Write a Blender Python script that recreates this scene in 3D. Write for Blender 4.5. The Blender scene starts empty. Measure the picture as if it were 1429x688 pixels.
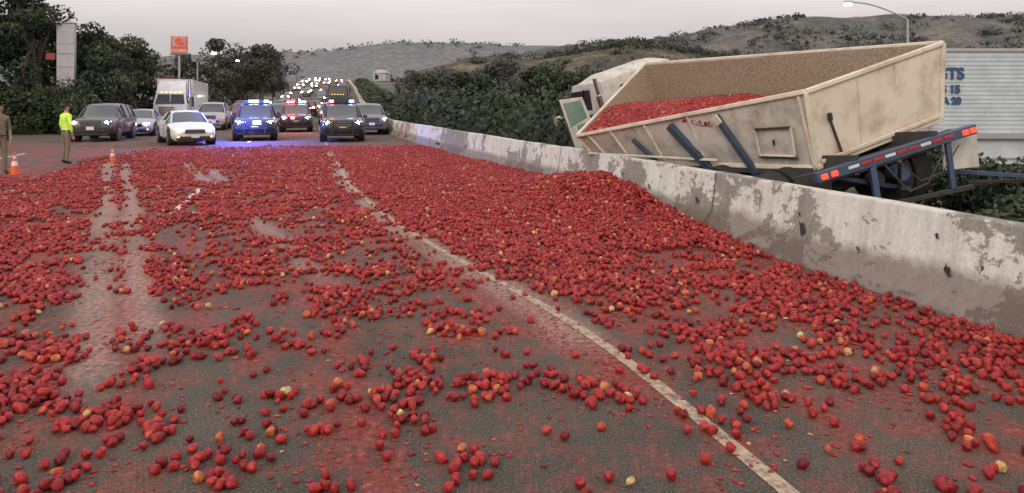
import bpy, math, random
import numpy as np
from mathutils import Vector, Matrix
random.seed(7); rng=np.random.default_rng(7)
scene=bpy.context.scene
R=math.radians

# ---------------------------------------------------------------- noise
def vnoise(x,y,scale,seed=0):
    g=np.random.default_rng(seed+100).random((256,256))
    x=np.asarray(x,float)*scale+1000.3; y=np.asarray(y,float)*scale+1000.7
    xi=np.floor(x).astype(int); yi=np.floor(y).astype(int)
    fx=x-xi; fy=y-yi; fx=fx*fx*(3-2*fx); fy=fy*fy*(3-2*fy)
    a=g[xi%256,yi%256]; b=g[(xi+1)%256,yi%256]; c=g[xi%256,(yi+1)%256]; d=g[(xi+1)%256,(yi+1)%256]
    return (a*(1-fx)+b*fx)*(1-fy)+(c*(1-fx)+d*fx)*fy
def fbm(x,y,scale,seed=0,o=4):
    s=0;a=1;t=0
    for i in range(o):
        s=s+a*vnoise(x,y,scale*2**i,seed+i*7); t+=a; a*=.5
    return s/t
def sstep(a,b,x):
    t=np.clip((x-a)/(b-a),0,1); return t*t*(3-2*t)

# ---------------------------------------------------------------- layout curves
_YB=np.array([-12,-5,5.5,8,12.5,18,27.5,44,70,110,200,300,600])
_XB=np.array([8.0,6.2,3.75,3.15,1.95,.35,-2.55,-7.3,-13.3,-21.6,-42,-66,-136.])
_yy=np.arange(-10,590,.25); _xx=np.interp(_yy,_YB,_XB)
k=np.hanning(17); k/=k.sum(); _p=np.pad(_xx,8,mode='reflect',reflect_type='odd'); _xx=np.convolve(_p,k,'valid')
def xb(y): return np.interp(y,_yy,_xx)
def zr(y):
    d=np.maximum(np.asarray(y,float)-55,0)
    return np.where(d<100,.0003*d*d,np.minimum(3+.06*(d-100),10.))

# ---------------------------------------------------------------- materials
def newmat(name):
    m=bpy.data.materials.new(name); m.use_nodes=True
    nt=m.node_tree; b=nt.nodes['Principled BSDF']; return m,nt,b
def nd(nt,t,**k):
    n=nt.nodes.new(t)
    for a,v in k.items(): setattr(n,a,v)
    return n
def noise_node(nt,scale,detail=5,rough=.6,coord='Object',vscale=None):
    tc=nd(nt,'ShaderNodeTexCoord'); n=nd(nt,'ShaderNodeTexNoise')
    n.inputs['Scale'].default_value=scale; n.inputs['Detail'].default_value=detail; n.inputs['Roughness'].default_value=rough
    if vscale:
        mp=nd(nt,'ShaderNodeMapping'); mp.inputs['Scale'].default_value=vscale
        nt.links.new(tc.outputs[coord],mp.inputs[0]); nt.links.new(mp.outputs[0],n.inputs['Vector'])
    else: nt.links.new(tc.outputs[coord],n.inputs['Vector'])
    return n
def ramp(nt,src,stops):
    r=nd(nt,'ShaderNodeValToRGB'); e=r.color_ramp.elements
    while len(e)<len(stops): e.new(.5)
    for i,(p,c) in enumerate(stops):
        e[i].position=p; e[i].color=(*c,1) if len(c)==3 else c
    nt.links.new(src,r.inputs[0]); return r
def mixc(nt,fac,a,b):
    m=nd(nt,'ShaderNodeMix',data_type='RGBA')
    if isinstance(fac,(int,float)): m.inputs[0].default_value=fac
    else: nt.links.new(fac,m.inputs[0])
    for s,i in ((a,6),(b,7)):
        if isinstance(s,tuple): m.inputs[i].default_value=(*s,1)
        else: nt.links.new(s,m.inputs[i])
    return m.outputs[2]
def mul(nt,a,b):
    m=nd(nt,'ShaderNodeMix',data_type='RGBA',blend_type='MULTIPLY'); m.inputs[0].default_value=1
    nt.links.new(a,m.inputs[6]); nt.links.new(b,m.inputs[7]); return m.outputs[2]
def mad(nt,src,m_,a_):
    x=nd(nt,'ShaderNodeMath',operation='MULTIPLY_ADD'); nt.links.new(src,x.inputs[0]); x.inputs[1].default_value=m_
    if isinstance(a_,(int,float)): x.inputs[2].default_value=a_
    else: nt.links.new(a_,x.inputs[2])
    return x.outputs[0]
def bump(nt,b,src,strength,dist=.02):
    bp=nd(nt,'ShaderNodeBump'); bp.inputs['Strength'].default_value=strength; bp.inputs['Distance'].default_value=dist
    nt.links.new(src,bp.inputs['Height']); nt.links.new(bp.outputs[0],b.inputs['Normal'])
def M(name,c1,c2=None,scale=4,rough=.6,metal=0,bmp=0,lo=.35,hi=.65,vscale=None,coat=0):
    m,nt,b=newmat(name); c2=c2 or tuple(x*.75 for x in c1)
    n=noise_node(nt,scale,6,.65,vscale=vscale); r=ramp(nt,n.outputs['Fac'],[(lo,c1),(hi,c2)])
    nt.links.new(r.outputs[0],b.inputs['Base Color']); b.inputs['Roughness'].default_value=rough
    b.inputs['Metallic'].default_value=metal; b.inputs['Coat Weight'].default_value=coat
    if bmp: bump(nt,b,n.outputs['Fac'],bmp)
    return m
def E(name,c,s):
    m,nt,b=newmat(name); b.inputs['Base Color'].default_value=(*c,1)
    b.inputs['Emission Color'].default_value=(*c,1); b.inputs['Emission Strength'].default_value=s; return m

m_black=M('black_plastic',(.02,.02,.022),(.03,.03,.03),rough=.5)
m_tire=M('tire_rubber',(.018,.018,.018),(.035,.032,.03),scale=8,rough=.85)
m_rim=M('wheel_rim',(.35,.35,.36),(.25,.25,.26),rough=.35,metal=.8)
m_glass=M('window_glass',(.02,.025,.03),(.03,.035,.04),rough=.08)
m_chrome=M('chrome',(.6,.6,.6),(.5,.5,.5),rough=.2,metal=1)
m_head=E('headlight',(1,.88,.66),60)
m_headdim=E('headlight_lens',(.85,.85,.85),2.5)
m_amber=E('amber_lamp',(1,.45,.08),5)
m_blue=E('blue_beacon',(.10,.20,1),55)
m_red=E('red_beacon',(1,.05,.07),40)
m_plate=M('plate',(.7,.7,.7),rough=.5)
m_white=M('white_paint',(.72,.72,.72),(.6,.6,.6),scale=2,rough=.35,coat=.5)
m_silver=M('silver_paint',(.4,.41,.42),(.36,.36,.37),rough=.3,metal=.4)
m_dark=M('dark_paint',(.035,.03,.028),(.05,.045,.04),rough=.3,coat=.5)
m_blackp=M('black_paint',(.012,.012,.014),(.02,.02,.022),rough=.25,coat=.6)
m_grey=M('grey_paint',(.15,.15,.16),(.12,.12,.12),rough=.35,coat=.4)
m_redp=M('red_paint',(.3,.03,.03),(.2,.02,.02),rough=.35)

# ---------------------------------------------------------------- mesh builder
class MB:
    def __init__(s): s.v=[];s.f=[];s.m=[]
    def add(s,vs,fs,mi=0):
        o=len(s.v); s.v+= [tuple(v) for v in vs]; s.f+=[tuple(i+o for i in f) for f in fs]; s.m+=[mi]*len(fs)
    def hexa(s,b,t,mi=0):
        s.add(list(b)+list(t),[(3,2,1,0),(4,5,6,7),(0,1,5,4),(1,2,6,5),(2,3,7,6),(3,0,4,7)],mi)
    def box(s,c,sz,mi=0,rot=None):
        x,y,z=[k/2 for k in sz]; P=[Vector(p) for p in((-x,-y,-z),(x,-y,-z),(x,y,-z),(-x,y,-z),(-x,-y,z),(x,-y,z),(x,y,z),(-x,y,z))]
        if rot is not None: P=[rot@p for p in P]
        P=[p+Vector(c) for p in P]; s.hexa(P[:4],P[4:],mi)
    def beam(s,p1,p2,w,h,mi=0,up=(0,0,1)):
        p1=Vector(p1);p2=Vector(p2); d=(p2-p1).normalized(); u=Vector(up)
        sd=d.cross(u)
        if sd.length<1e-3: sd=d.cross(Vector((1,0,0)))
        sd.normalize(); u=sd.cross(d).normalized(); a=sd*w/2; c=u*h/2
        s.hexa([p1-a-c,p1+a-c,p2+a-c,p2-a-c],[p1-a+c,p1+a+c,p2+a+c,p2-a+c],mi)
    def cyl(s,p1,p2,r1,r2=None,mi=0,n=16,cap=True):
        r2=r1 if r2 is None else r2; p1=Vector(p1);p2=Vector(p2); d=(p2-p1).normalized()
        a=d.orthogonal().normalized(); b=d.cross(a); vs=[]
        for p,r in((p1,r1),(p2,r2)):
            for i in range(n):
                t=2*math.pi*i/n; vs.append(p+a*(r*math.cos(t))+b*(r*math.sin(t)))
        fs=[(i,(i+1)%n,n+(i+1)%n,n+i) for i in range(n)]
        if cap: fs+=[tuple(range(n-1,-1,-1)),tuple(range(n,2*n))]
        s.add(vs,fs,mi)
    def tube(s,pts,radii,mi=0,n=8):
        for i in range(len(pts)-1): s.cyl(pts[i],pts[i+1],radii[i],radii[i+1],mi,n)
    def pr(s,x0b,x1b,x0t,x1t,yfb,yft,ybb,ybt,z0,z1,mi=0):
        s.hexa([(x0b,yfb,z0),(x1b,yfb,z0),(x1b,ybb,z0),(x0b,ybb,z0)],[(x0t,yft,z1),(x1t,yft,z1),(x1t,ybt,z1),(x0t,ybt,z1)],mi)
    def build(s,name,mats,loc=(0,0,0),rz=0,smooth=35,bev=0,parent=None,rot=None):
        me=bpy.data.meshes.new(name); me.from_pydata(s.v,[],s.f); 
        for m in mats: me.materials.append(m)
        me.polygons.foreach_set('material_index',s.m)
        if smooth:
            me.polygons.foreach_set('use_smooth',[True]*len(s.f)); me.set_sharp_from_angle(angle=R(smooth))
        me.update(); o=bpy.data.objects.new(name,me); scene.collection.objects.link(o)
        o.location=loc; o.rotation_euler=rot if rot else (0,0,rz)
        if parent: o.parent=parent
        if bev:
            b=o.modifiers.new('bevel','BEVEL'); b.width=bev; b.segments=2; b.limit_method='ANGLE'; b.angle_limit=R(40)
        return o
def fastmesh(name,V,F,mats,attrs=None,smooth=False,parent=None):
    V=np.asarray(V,np.float32); F=np.asarray(F,np.int32); me=bpy.data.meshes.new(name)
    me.vertices.add(len(V)); me.vertices.foreach_set('co',V.ravel())
    if len(F):
        k=F.shape[1]; me.loops.add(F.size); me.loops.foreach_set('vertex_index',F.ravel())
        me.polygons.add(len(F)); me.polygons.foreach_set('loop_start',np.arange(0,F.size,k,dtype=np.int32))
        me.polygons.foreach_set('loop_total',np.full(len(F),k,np.int32))
        if smooth: me.polygons.foreach_set('use_smooth',np.ones(len(F),bool))
    for m in mats: me.materials.append(m)
    for n,(t,a) in (attrs or {}).items():
        at=me.attributes.new(n,t,'POINT')
        at.data.foreach_set('vector' if t=='FLOAT_VECTOR' else 'value',np.asarray(a,np.float32 if t!='INT' else np.int32).ravel())
    me.update(calc_edges=True); me.validate()
    o=bpy.data.objects.new(name,me); scene.collection.objects.link(o)
    if parent: o.parent=parent
    return o
def gridfaces(nr,nc):
    i=np.arange(nr-1)[:,None]*nc+np.arange(nc-1)[None,:]; i=i.ravel()
    return np.stack([i,i+1,i+nc+1,i+nc],1)

# ---------------------------------------------------------------- tomato field maps
def polyx(pts,Y):
    pts=sorted(pts); return np.interp(Y,[p[0] for p in pts],[p[1] for p in pts])
LINE=[(-3,2.9),(3.38,1.24),(4.43,.99),(6,.52),(8.2,-.5),(11.1,-1.75),(16,-3.45),(28,-6.75),(44,-11.2),(60,-15.0)]
TR=[([(3,-1.7),(5.8,-3.15),(9,-4.85),(19.3,-10.3),(26,-14)],.15,4.2,24,1),
    ([(3,-1.2),(5.5,-2.6),(9,-4.45),(19.3,-9.85),(26,-13.2)],.12,5,24,1),
    ([(6,-1.0),(6.7,-1.37),(10.5,-3.35),(18.4,-7.6),(24,-10.4)],.14,7,13,.75),
    ([(6,-1.0),(6.7,-1.37),(10.5,-3.35),(18.4,-7.6),(24,-10.4)],.16,16,24,1),
    ([(6,-.7),(6.7,-1.1),(10.5,-3.05),(18.4,-7.15),(24,-9.8)],.13,16.5,23,1),
    ([(4,.9),(6,.5),(8.2,-.45),(11,-1.75),(16,-3.45),(28,-6.7)],.18,5,29,.95)]
def trackmask(X,Y):
    t=np.zeros_like(X)
    for pts,w,a,b,s in TR:
        d=np.abs(X+.1*vnoise(Y,Y*0,.7,3)-polyx(pts,Y))
        t=np.maximum(t,s*(1-sstep(w*.4,w*2,d))*sstep(a,a+1,Y)*(1-sstep(b-2,b,Y)))
    return t*(.7+.3*sstep(.3,.6,vnoise(X,Y,1.3,77)))
def heapH(X,Y):
    q=xb(Y)-X
    s=np.where(Y<13.2,1.9,1.9)
    h=.40*np.exp(-((Y-13.2)/s)**2)*np.exp(-(np.maximum(q-.15,0)/1.1)**2)
    h=h+.10*np.exp(-(np.maximum(q,0)/2.0)**2)*sstep(8,11,Y)*(1-sstep(18,26,Y))
    h=h*(.75+.5*fbm(X,Y,1.2,5))
    h=h+.035*sstep(.55,.75,fbm(X,Y,.9,22))*sstep(9,12,Y)*(1-sstep(26,32,Y))
    return h
def density(X,Y):
    q=xb(Y)-X; ux=-X/np.maximum(Y,1); Yn=Y+2.6*(fbm(X,Y,.5,2)-.5)
    base=.085+.095*sstep(4.6,7.5,Yn)+.17*sstep(7.5,12.5,Yn)+.09*sstep(13,20,Yn)
    base=np.maximum(base,.82*sstep(7.6,10.5,Yn)*(1-sstep(3.2,6.2,q)))
    base=np.maximum(base,.28*(1-sstep(2.4,4.0,q))*sstep(2,4.5,Y))
    base=np.maximum(base,.42*(1-sstep(2.6,4.4,q))*sstep(5.2,7.5,Yn))
    base=np.maximum(base,.50*(1-sstep(.2,.7,q))*sstep(3.5,6,Y))
    base=np.maximum(base,.48*sstep(5.2,7.2,Yn)*sstep(.50,.64,ux))
    base=np.maximum(base,.18*sstep(.45,.6,ux))
    edge=np.interp(ux,[-.5,0,.2,.45,.55,.62,.75],[34,34,33,31,25,19,17])
    base=base*(1-sstep(edge*.86,edge,Y+3*(fbm(X,Y,.35,9)-.5)))
    st=vnoise(X+.45*Y,Y*.12,2.6,31)*.5+vnoise(X+.33*Y,Y*.1,5.5,32)*.5
    base=base*(1-.5*sstep(.48,.72,st)*sstep(5,7,q)*(1-sstep(12,22,Y)*.3))
    base=base*(1-.95*trackmask(X,Y))
    return base
# ---------------------------------------------------------------- ROAD
rowsY=np.concatenate([np.arange(-9,2,.6),np.arange(2,12,.07),np.arange(12,36,.14),np.arange(36,70,.8),np.arange(70,330,4)])
qs=np.concatenate([np.linspace(.0,4,50),np.linspace(4.07,14,110),np.linspace(14.2,26,50)])
Yg,Qg=np.meshgrid(rowsY,qs,indexing='ij'); Xg=xb(Yg)-Qg+.25
Zg=zr(Yg)
D=density(Xg,Yg); T=trackmask(Xg,Yg)
road_m,nt,b=newmat('asphalt')
at=nd(nt,'ShaderNodeAttribute',attribute_name='stain'); at2=nd(nt,'ShaderNodeAttribute',attribute_name='track')
n1=noise_node(nt,75,4,.85); n2=noise_node(nt,.6,6,.6); n3=noise_node(nt,2.4,12,.78); n4=noise_node(nt,19,7,.8); n6=noise_node(nt,1.4,8,.7,vscale=(3.5,.6,1))
asp=ramp(nt,n1.outputs['Fac'],[(.34,(.034,.028,.023)),(.5,(.088,.076,.064)),(.68,(.25,.222,.187))])
pat=ramp(nt,n2.outputs['Fac'],[(.35,(.75,.75,.75)),(.65,(1.2,1.17,1.12))])
aspc=mul(nt,asp.outputs[0],pat.outputs[0])
s1=mad(nt,n3.outputs['Fac'],2.6,at.outputs['Fac']); s2=mad(nt,n4.outputs['Fac'],.9,s1); s3=mad(nt,n6.outputs['Fac'],1.3,s2); s4=mad(nt,s3,1,-2.36)
jr=ramp(nt,s4,[(.06,(0,0,0)),(.28,(.38,.38,.38)),(.70,(.92,.92,.92))])
jc=ramp(nt,n4.outputs['Fac'],[(.3,(.085,.012,.010)),(.46,(.20,.028,.022)),(.58,(.33,.072,.056)),(.70,(.52,.27,.21))])
jd=mixc(nt,jr.outputs[0],aspc,jc.outputs[0])
tm=nd(nt,'ShaderNodeMath',operation='MULTIPLY'); nt.links.new(at2.outputs['Fac'],tm.inputs[0]); nt.links.new(ramp(nt,n4.outputs['Fac'],[(.38,(.05,.05,.05)),(.6,(.8,.8,.8))]).outputs[0],tm.inputs[1])
c2=mixc(nt,tm.outputs[0],jd,(.46,.33,.28))
nt.links.new(c2,b.inputs['Base Color'])
rr=ramp(nt,jr.outputs[0],[(0,(.92,.92,.92)),(1,(.66,.66,.66))]); nt.links.new(rr.outputs[0],b.inputs['Roughness']); b.inputs['Specular IOR Level'].default_value=.3
bump(nt,b,n1.outputs['Fac'],.8,.012)
stn=D*.5+.13*sstep(4,8,Yg)*(1-sstep(30,38,Yg))+.15*T+.03*sstep(1,4,Yg)
fs=vnoise(Xg+.5*Yg,Yg*.18,3.2,44)*.5+vnoise(Xg+.38*Yg,Yg*.15,7,45)*.5
stn=stn+.42*sstep(.5,.72,fs)*(1-sstep(28,34,Yg)); stn=np.clip(np.where(Yg>36,-.8,stn),-.8,1)
road=fastmesh('road',np.stack([Xg,Yg,Zg],-1).reshape(-1,3),gridfaces(*Xg.shape)[:,::-1],[road_m],
   {'stain':('FLOAT',stn.ravel()),'track':('FLOAT',T.ravel())})

# ground sheet
gY=np.concatenate([np.arange(-30,70,2.),np.arange(70,330,8.),[350,400,500,700,1000,1600,3000]])
offs=np.array([-3000,-1500,-700,-300,-120,-60,-40,-30,-26,-24,-12,-.1,.3,.5,1.2,3,6,12,25,40,80,200,500,1200,3000.])
Ga,Gb=np.meshgrid(gY,offs,indexing='ij'); GX=xb(np.clip(Ga,-10,560))+Gb
GZ=zr(Ga)-.03-.27*sstep(.3,.5,Gb)*(Gb<2900); 
g_m,nt,b=newmat('dry_ground'); n=noise_node(nt,.5,8,.7); n5=noise_node(nt,8,5,.7)
r=ramp(nt,n.outputs['Fac'],[(.35,(.05,.055,.03)),(.5,(.12,.10,.07)),(.7,(.18,.15,.11))]); r2=ramp(nt,n5.outputs['Fac'],[(.3,(.6,.6,.6)),(.7,(1,1,1))])
nt.links.new(mul(nt,r.outputs[0],r2.outputs[0]),b.inputs['Base Color']); b.inputs['Roughness'].default_value=1
fastmesh('ground',np.stack([GX,Ga,GZ],-1).reshape(-1,3),gridfaces(*GX.shape)[:,::-1],[g_m])
oy=np.concatenate([np.arange(-10,70,2.),np.arange(70,330,8.)]); oq=np.array([9.,13,17,21,24])
Oa,Ob=np.meshgrid(oy,oq,indexing='ij')
m_asp2=M('asphalt_far',(.07,.068,.065),(.1,.095,.09),scale=30,rough=.9)
fastmesh('road',np.stack([xb(Oa)+Ob,Oa,zr(Oa)-.27],-1).reshape(-1,3),gridfaces(*Oa.shape)[:,::-1],[m_asp2])

# lane paint
line_m,nt,b=newmat('worn_line_paint'); n=noise_node(nt,11,10,.85); r=ramp(nt,n.outputs['Fac'],[(.42,(.48,.38,.26)),(.52,(.33,.23,.165)),(.59,(.12,.08,.062))])
nt.links.new(r.outputs[0],b.inputs['Base Color']); b.inputs['Roughness'].default_value=.85
wl_m,nt,b=newmat('worn_white_paint'); n=noise_node(nt,9,10,.85); r=ramp(nt,n.outputs['Fac'],[(.48,(.65,.61,.57)),(.64,(.25,.18,.16))])
nt.links.new(r.outputs[0],b.inputs['Base Color']); b.inputs['Roughness'].default_value=.85
def strip(ys,xc,w,zo=.004):
    V=[];F=[]
    for i,(y,x) in enumerate(zip(ys,xc)):
        z=float(zr(y))+zo; V+=[(x-w/2,y,z),(x+w/2,y,z)]
        if i: F.append((2*i-2,2*i-1,2*i+1,2*i))
    return V,F
ys=np.concatenate([np.arange(-3,60,.25),np.arange(60,300,3)]); lx=polyx(LINE,ys); lx=np.where(ys>58,xb(ys)-3.7,lx); kk=np.ones(9)/9; lx=np.convolve(np.pad(lx,4,mode='edge'),kk,'valid')
V,F=strip(ys,lx,.095); edge_o=fastmesh('lane_markings',V,F,[line_m])
allV=[];allF=[]
for q in (7.5,11.2,14.9):
    y=1.0
    while y<250:
        yy=np.arange(y,y+3.7,.5); V,F=strip(yy,xb(yy)-q,.12); o=len(allV); allV+=V; allF+=[tuple(i+o for i in f) for f in F]; y+=11
fastmesh('lane_dashes',allV,allF,[wl_m],parent=edge_o)

# ---------------------------------------------------------------- BARRIER
bm_,nt,b=newmat('barrier_concrete')
na=noise_node(nt,1.5,12,.74,vscale=(1,.75,1.2)); nb=noise_node(nt,28,6,.75); nc=noise_node(nt,.3,3,.5); ne=noise_node(nt,4.5,4,.5); nf=noise_node(nt,3,6,.7,vscale=(2,2,.35))
conc=ramp(nt,nb.outputs['Fac'],[(.3,(.19,.17,.14)),(.5,(.27,.245,.21)),(.7,(.35,.32,.28))])
white=ramp(nt,nb.outputs['Fac'],[(.3,(.54,.52,.47)),(.7,(.74,.72,.66))])
wm=ramp(nt,mad(nt,nc.outputs['Fac'],.55,na.outputs['Fac']),[(.752,(0,0,0)),(.768,(.95,.95,.95))])
cc=mixc(nt,wm.outputs[0],conc.outputs[0],white.outputs[0])
strk=ramp(nt,nf.outputs['Fac'],[(.35,(.78,.75,.72)),(.6,(1,1,1))]); cc=mul(nt,cc,strk.outputs[0])
dm=ramp(nt,ne.outputs['Fac'],[(.70,(0,0,0)),(.715,(1,1,1))])
cc=mixc(nt,dm.outputs[0],cc,(.05,.045,.04))
geo=nd(nt,'ShaderNodeNewGeometry'); sp=nd(nt,'ShaderNodeSeparateXYZ'); nt.links.new(geo.outputs['Position'],sp.inputs[0])
gm=ramp(nt,mad(nt,na.outputs['Fac'],-.5,sp.outputs['Z']),[(0,(.7,.7,.7)),(.12,(0,0,0))])
cc=mixc(nt,gm.outputs[0],cc,(.13,.085,.07))
nt.links.new(cc,b.inputs['Base Color']); b.inputs['Roughness'].default_value=.88; bump(nt,b,nb.outputs['Fac'],.5,.012)
prof=[(0,-.35),(0,.075),(.17,.29),(.235,.79),(.25,.81),(.40,.81),(.415,.79),(.48,.29),(.65,.075),(.65,-.35)]
by=np.concatenate([np.arange(-8,40,.25),np.arange(40,80,1.),np.arange(80,320,5)]); 
V=[];F=[]
jits=fbm(by,by*0,.8,3)
for i,y in enumerate(by):
    x=float(xb(y)); z0=float(zr(y)); dx=float(xb(y+.3)-xb(y-.3))/.6; L=math.hypot(dx,1); nx,ny=1/L,-dx/L
    seg=int((y+2)//6.1); so_=(((seg*37)%11)/11-.5)*.03
    for (a,h) in prof: V.append((x+(a+so_)*nx,y+(a)*ny,z0+h+(jits[i]-.5)*.03*(h>.2)+so_*.5*(h>.2)))
n=len(prof)
for i in range(len(by)-1):
    for j in range(n-1): F.append((i*n+j,i*n+j+1,(i+1)*n+j+1,(i+1)*n+j))
bar=fastmesh('concrete_barrier',V,F,[bm_]); 
mb=MB()
for y in list(np.arange(-2,60,6.1)):
    x=float(xb(y)); dx=float(xb(y+.3)-xb(y-.3))/.6; L=math.hypot(dx,1); nx,ny=1/L,-dx/L; tx,ty=dx/L,1/L
    vs=[]
    for s in(-.009,.009):
        for (a,h) in prof[1:9]:
            c=.325; aa=c+(a-c)*1.07
            vs.append((x+aa*nx+tx*s,y+aa*ny+ty*s,h+.014))
    mb.add(vs,[(j,j+1,8+j+1,8+j) for j in range(7)],0)
mb.build('joint_seams',[m_black],smooth=0,parent=bar)
mb=MB()
for (y,h,l) in ((6.35,.33,.13),(6.5,.6,.06),(8.3,.36,.17),(8.38,.52,.05),(10.6,.40,.11),(12.1,.42,.08),(5.4,.45,.05)):
    a=.17+(h-.29)/.5*.065-.022; x=float(xb(y)); dx=float(xb(y+.3)-xb(y-.3))/.6; L=math.hypot(dx,1); nx,ny=1/L,-dx/L
    pts=[]
    for i in range(13):
        t=2*math.pi*i/13; rr_=(.35+.65*random.random()); dy=math.cos(t)*l*.55*rr_; dz=math.sin(t)*l*.6*rr_+dy*.6
        aa=a+.13*dz; pts.append((float(xb(y+dy))+aa*nx,y+dy+aa*ny,h+dz))
    mb.add(pts,[tuple(range(13))],0)
mb.build('scrape_marks',[m_black],smooth=0,parent=bar)

# ---------------------------------------------------------------- TOMATOES
tom_m,nt,b=newmat('tomato_skin')
oi=nd(nt,'ShaderNodeObjectInfo'); r=ramp(nt,oi.outputs['Random'],[(0,(.15,.008,.010)),(.25,(.26,.013,.016)),(.6,(.37,.021,.021)),(.88,(.44,.034,.027)),(.95,(.50,.085,.035)),(.985,(.56,.20,.07)),(.998,(.58,.44,.19))])
n=noise_node(nt,34,5,.7); r2=ramp(nt,n.outputs['Fac'],[(.35,(.5,.45,.45)),(.58,(1,1,1)),(.74,(1.25,2.0,2.0))])
nt.links.new(mul(nt,r.outputs[0],r2.outputs[0]),b.inputs['Base Color'])
b.inputs['Roughness'].default_value=.5; b.inputs['Specular IOR Level'].default_value=.35; bump(nt,b,n.outputs['Fac'],.4,.004)
ng=bpy.data.node_groups.new('tomato_scatter','GeometryNodeTree')
ng.interface.new_socket('Geometry',in_out='INPUT',socket_type='NodeSocketGeometry'); ng.interface.new_socket('Geometry',in_out='OUTPUT',socket_type='NodeSocketGeometry')
N=ng.nodes; Lk=ng.links; gi=N.new('NodeGroupInput'); go=N.new('NodeGroupOutput')
join=N.new('GeometryNodeJoinGeometry')
for i in range(4):
    ico=N.new('GeometryNodeMeshIcoSphere'); ico.inputs['Radius'].default_value=.0245; ico.inputs['Subdivisions'].default_value=3
    sp=N.new('GeometryNodeSetPosition'); pos=N.new('GeometryNodeInputPosition'); va=N.new('ShaderNodeVectorMath'); va.operation='ADD'; va.inputs[1].default_value=(i*3.1,i*7.7,1.3)
    tn=N.new('ShaderNodeTexNoise'); tn.inputs['Scale'].default_value=26; tn.inputs['Detail'].default_value=1
    Lk.new(pos.outputs[0],va.inputs[0]); Lk.new(va.outputs[0],tn.inputs['Vector'])
    vb=N.new('ShaderNodeVectorMath'); vb.operation='SUBTRACT'; vb.inputs[1].default_value=(.5,.5,.5); Lk.new(tn.outputs['Color'],vb.inputs[0])
    vc=N.new('ShaderNodeVectorMath'); vc.operation='SCALE'; vc.inputs['Scale'].default_value=.022; Lk.new(vb.outputs[0],vc.inputs[0])
    Lk.new(ico.outputs[0],sp.inputs['Geometry']); Lk.new(vc.outputs[0],sp.inputs['Offset'])
    tr=N.new('GeometryNodeTransform'); tr.inputs['Scale'].default_value=(1,1,1.0+.07*i); Lk.new(sp.outputs[0],tr.inputs['Geometry'])
    ss=N.new('GeometryNodeSetShadeSmooth'); Lk.new(tr.outputs[0],ss.inputs[0])
    sm=N.new('GeometryNodeSetMaterial'); sm.inputs['Material'].default_value=tom_m; Lk.new(ss.outputs[0],sm.inputs[0])
    g2=N.new('GeometryNodeGeometryToInstance'); Lk.new(sm.outputs[0],g2.inputs[0]); Lk.new(g2.outputs[0],join.inputs[0])
iop=N.new('GeometryNodeInstanceOnPoints'); iop.inputs['Pick Instance'].default_value=True
def na_(n,t):
    a=N.new('GeometryNodeInputNamedAttribute'); a.data_type=t; a.inputs['Name'].default_value=n; return a.outputs['Attribute']
er=N.new('FunctionNodeEulerToRotation'); Lk.new(na_('rot','FLOAT_VECTOR'),er.inputs[0])
Lk.new(gi.outputs[0],iop.inputs['Points']); Lk.new(join.outputs[0],iop.inputs['Instance']); Lk.new(na_('kind','INT'),iop.inputs['Instance Index'])
Lk.new(er.outputs[0],iop.inputs['Rotation']); Lk.new(na_('scl','FLOAT_VECTOR'),iop.inputs['Scale']); Lk.new(iop.outputs[0],go.inputs[0])
def scatter(name,P,crush=None,parent=None,tiny=0):
    n=len(P); rot=rng.random((n,3))*6.283; s=rng.normal(1,.13,n).clip(.65,1.35)[:,None]*np.ones((1,3))
    if crush is not None:
        rot[crush,0]=0;rot[crush,1]=0; s[crush]*=np.array([1.3,.9,.35])*rng.uniform(.35,1.0,(crush.sum(),1))
        if tiny: s[-tiny:]*=.55
    o=fastmesh(name,P,np.zeros((0,4),int),[tom_m],{'rot':('FLOAT_VECTOR',rot),'scl':('FLOAT_VECTOR',s),'kind':('INT',rng.integers(0,4,n))},parent=parent)
    md=o.modifiers.new('scatter','NODES'); md.node_group=ng; return o
def field(sp_,y0,y1):
    cx=np.arange(-28,8,sp_); cy=np.arange(y0,y1,sp_*.87); CX,CY=np.meshgrid(cx,cy); CX=CX+(np.arange(len(cy))%2)[:,None]*sp_/2
    CX=CX.ravel();CY=CY.ravel()
    keep=(CX>-.80*CY-1.2)&(CX<xb(CY)-.03); return CX[keep],CY[keep]
A1=field(.047,1.5,16); A2=field(.054,16,35); CX=np.concatenate([A1[0],A2[0]]);CY=np.concatenate([A1[1],A2[1]])
CX=CX+rng.normal(0,.014,len(CX)); CY=CY+rng.normal(0,.014,len(CY))
D=density(CX,CY)
nz=.24*fbm(CX,CY,1.0,61,3)+.40*fbm(CX,CY,3.9,62,3)+.26*rng.random(len(CX))
rk=np.argsort(np.argsort(nz))/len(nz)
iso=rng.random(len(CX))<.035*(D/.3).clip(0,1)
sel=(rk<D)|iso
X=CX[sel];Y=CY[sel];H=heapH(X,Y)
clump=sstep(.45,.0,rk[sel]/np.maximum(D[sel],.05))
Z=H+.022+rng.random(len(X))*.005
P=np.stack([X,Y,Z],1)
Dn=D[sel]; crush=(rng.random(len(P))<.16)&(H<.05); P[crush,2]=.006
up=(rng.random(len(X))<(.22*sstep(.5,.9,Dn)+.14*clump))&(H<.9)
P2=np.stack([X[up]+rng.normal(0,.02,up.sum()),Y[up]+rng.normal(0,.02,up.sum()),Z[up]+.030],1)
dn=H>.04; P3=np.stack([X[dn]+.023,Y[dn]+.02,Z[dn]-.033],1)
nb_=13000; bx_=rng.uniform(-10,4,nb_*3); by_=rng.uniform(2.5,10,nb_*3); kb=(bx_<xb(by_)-.05)&(bx_>-.75*by_)&(rng.random(nb_*3)<.5*sstep(.42,.7,fbm(bx_,by_,2.4,71))); PB=np.stack([bx_[kb],by_[kb],np.full(kb.sum(),.004)],1)
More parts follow.
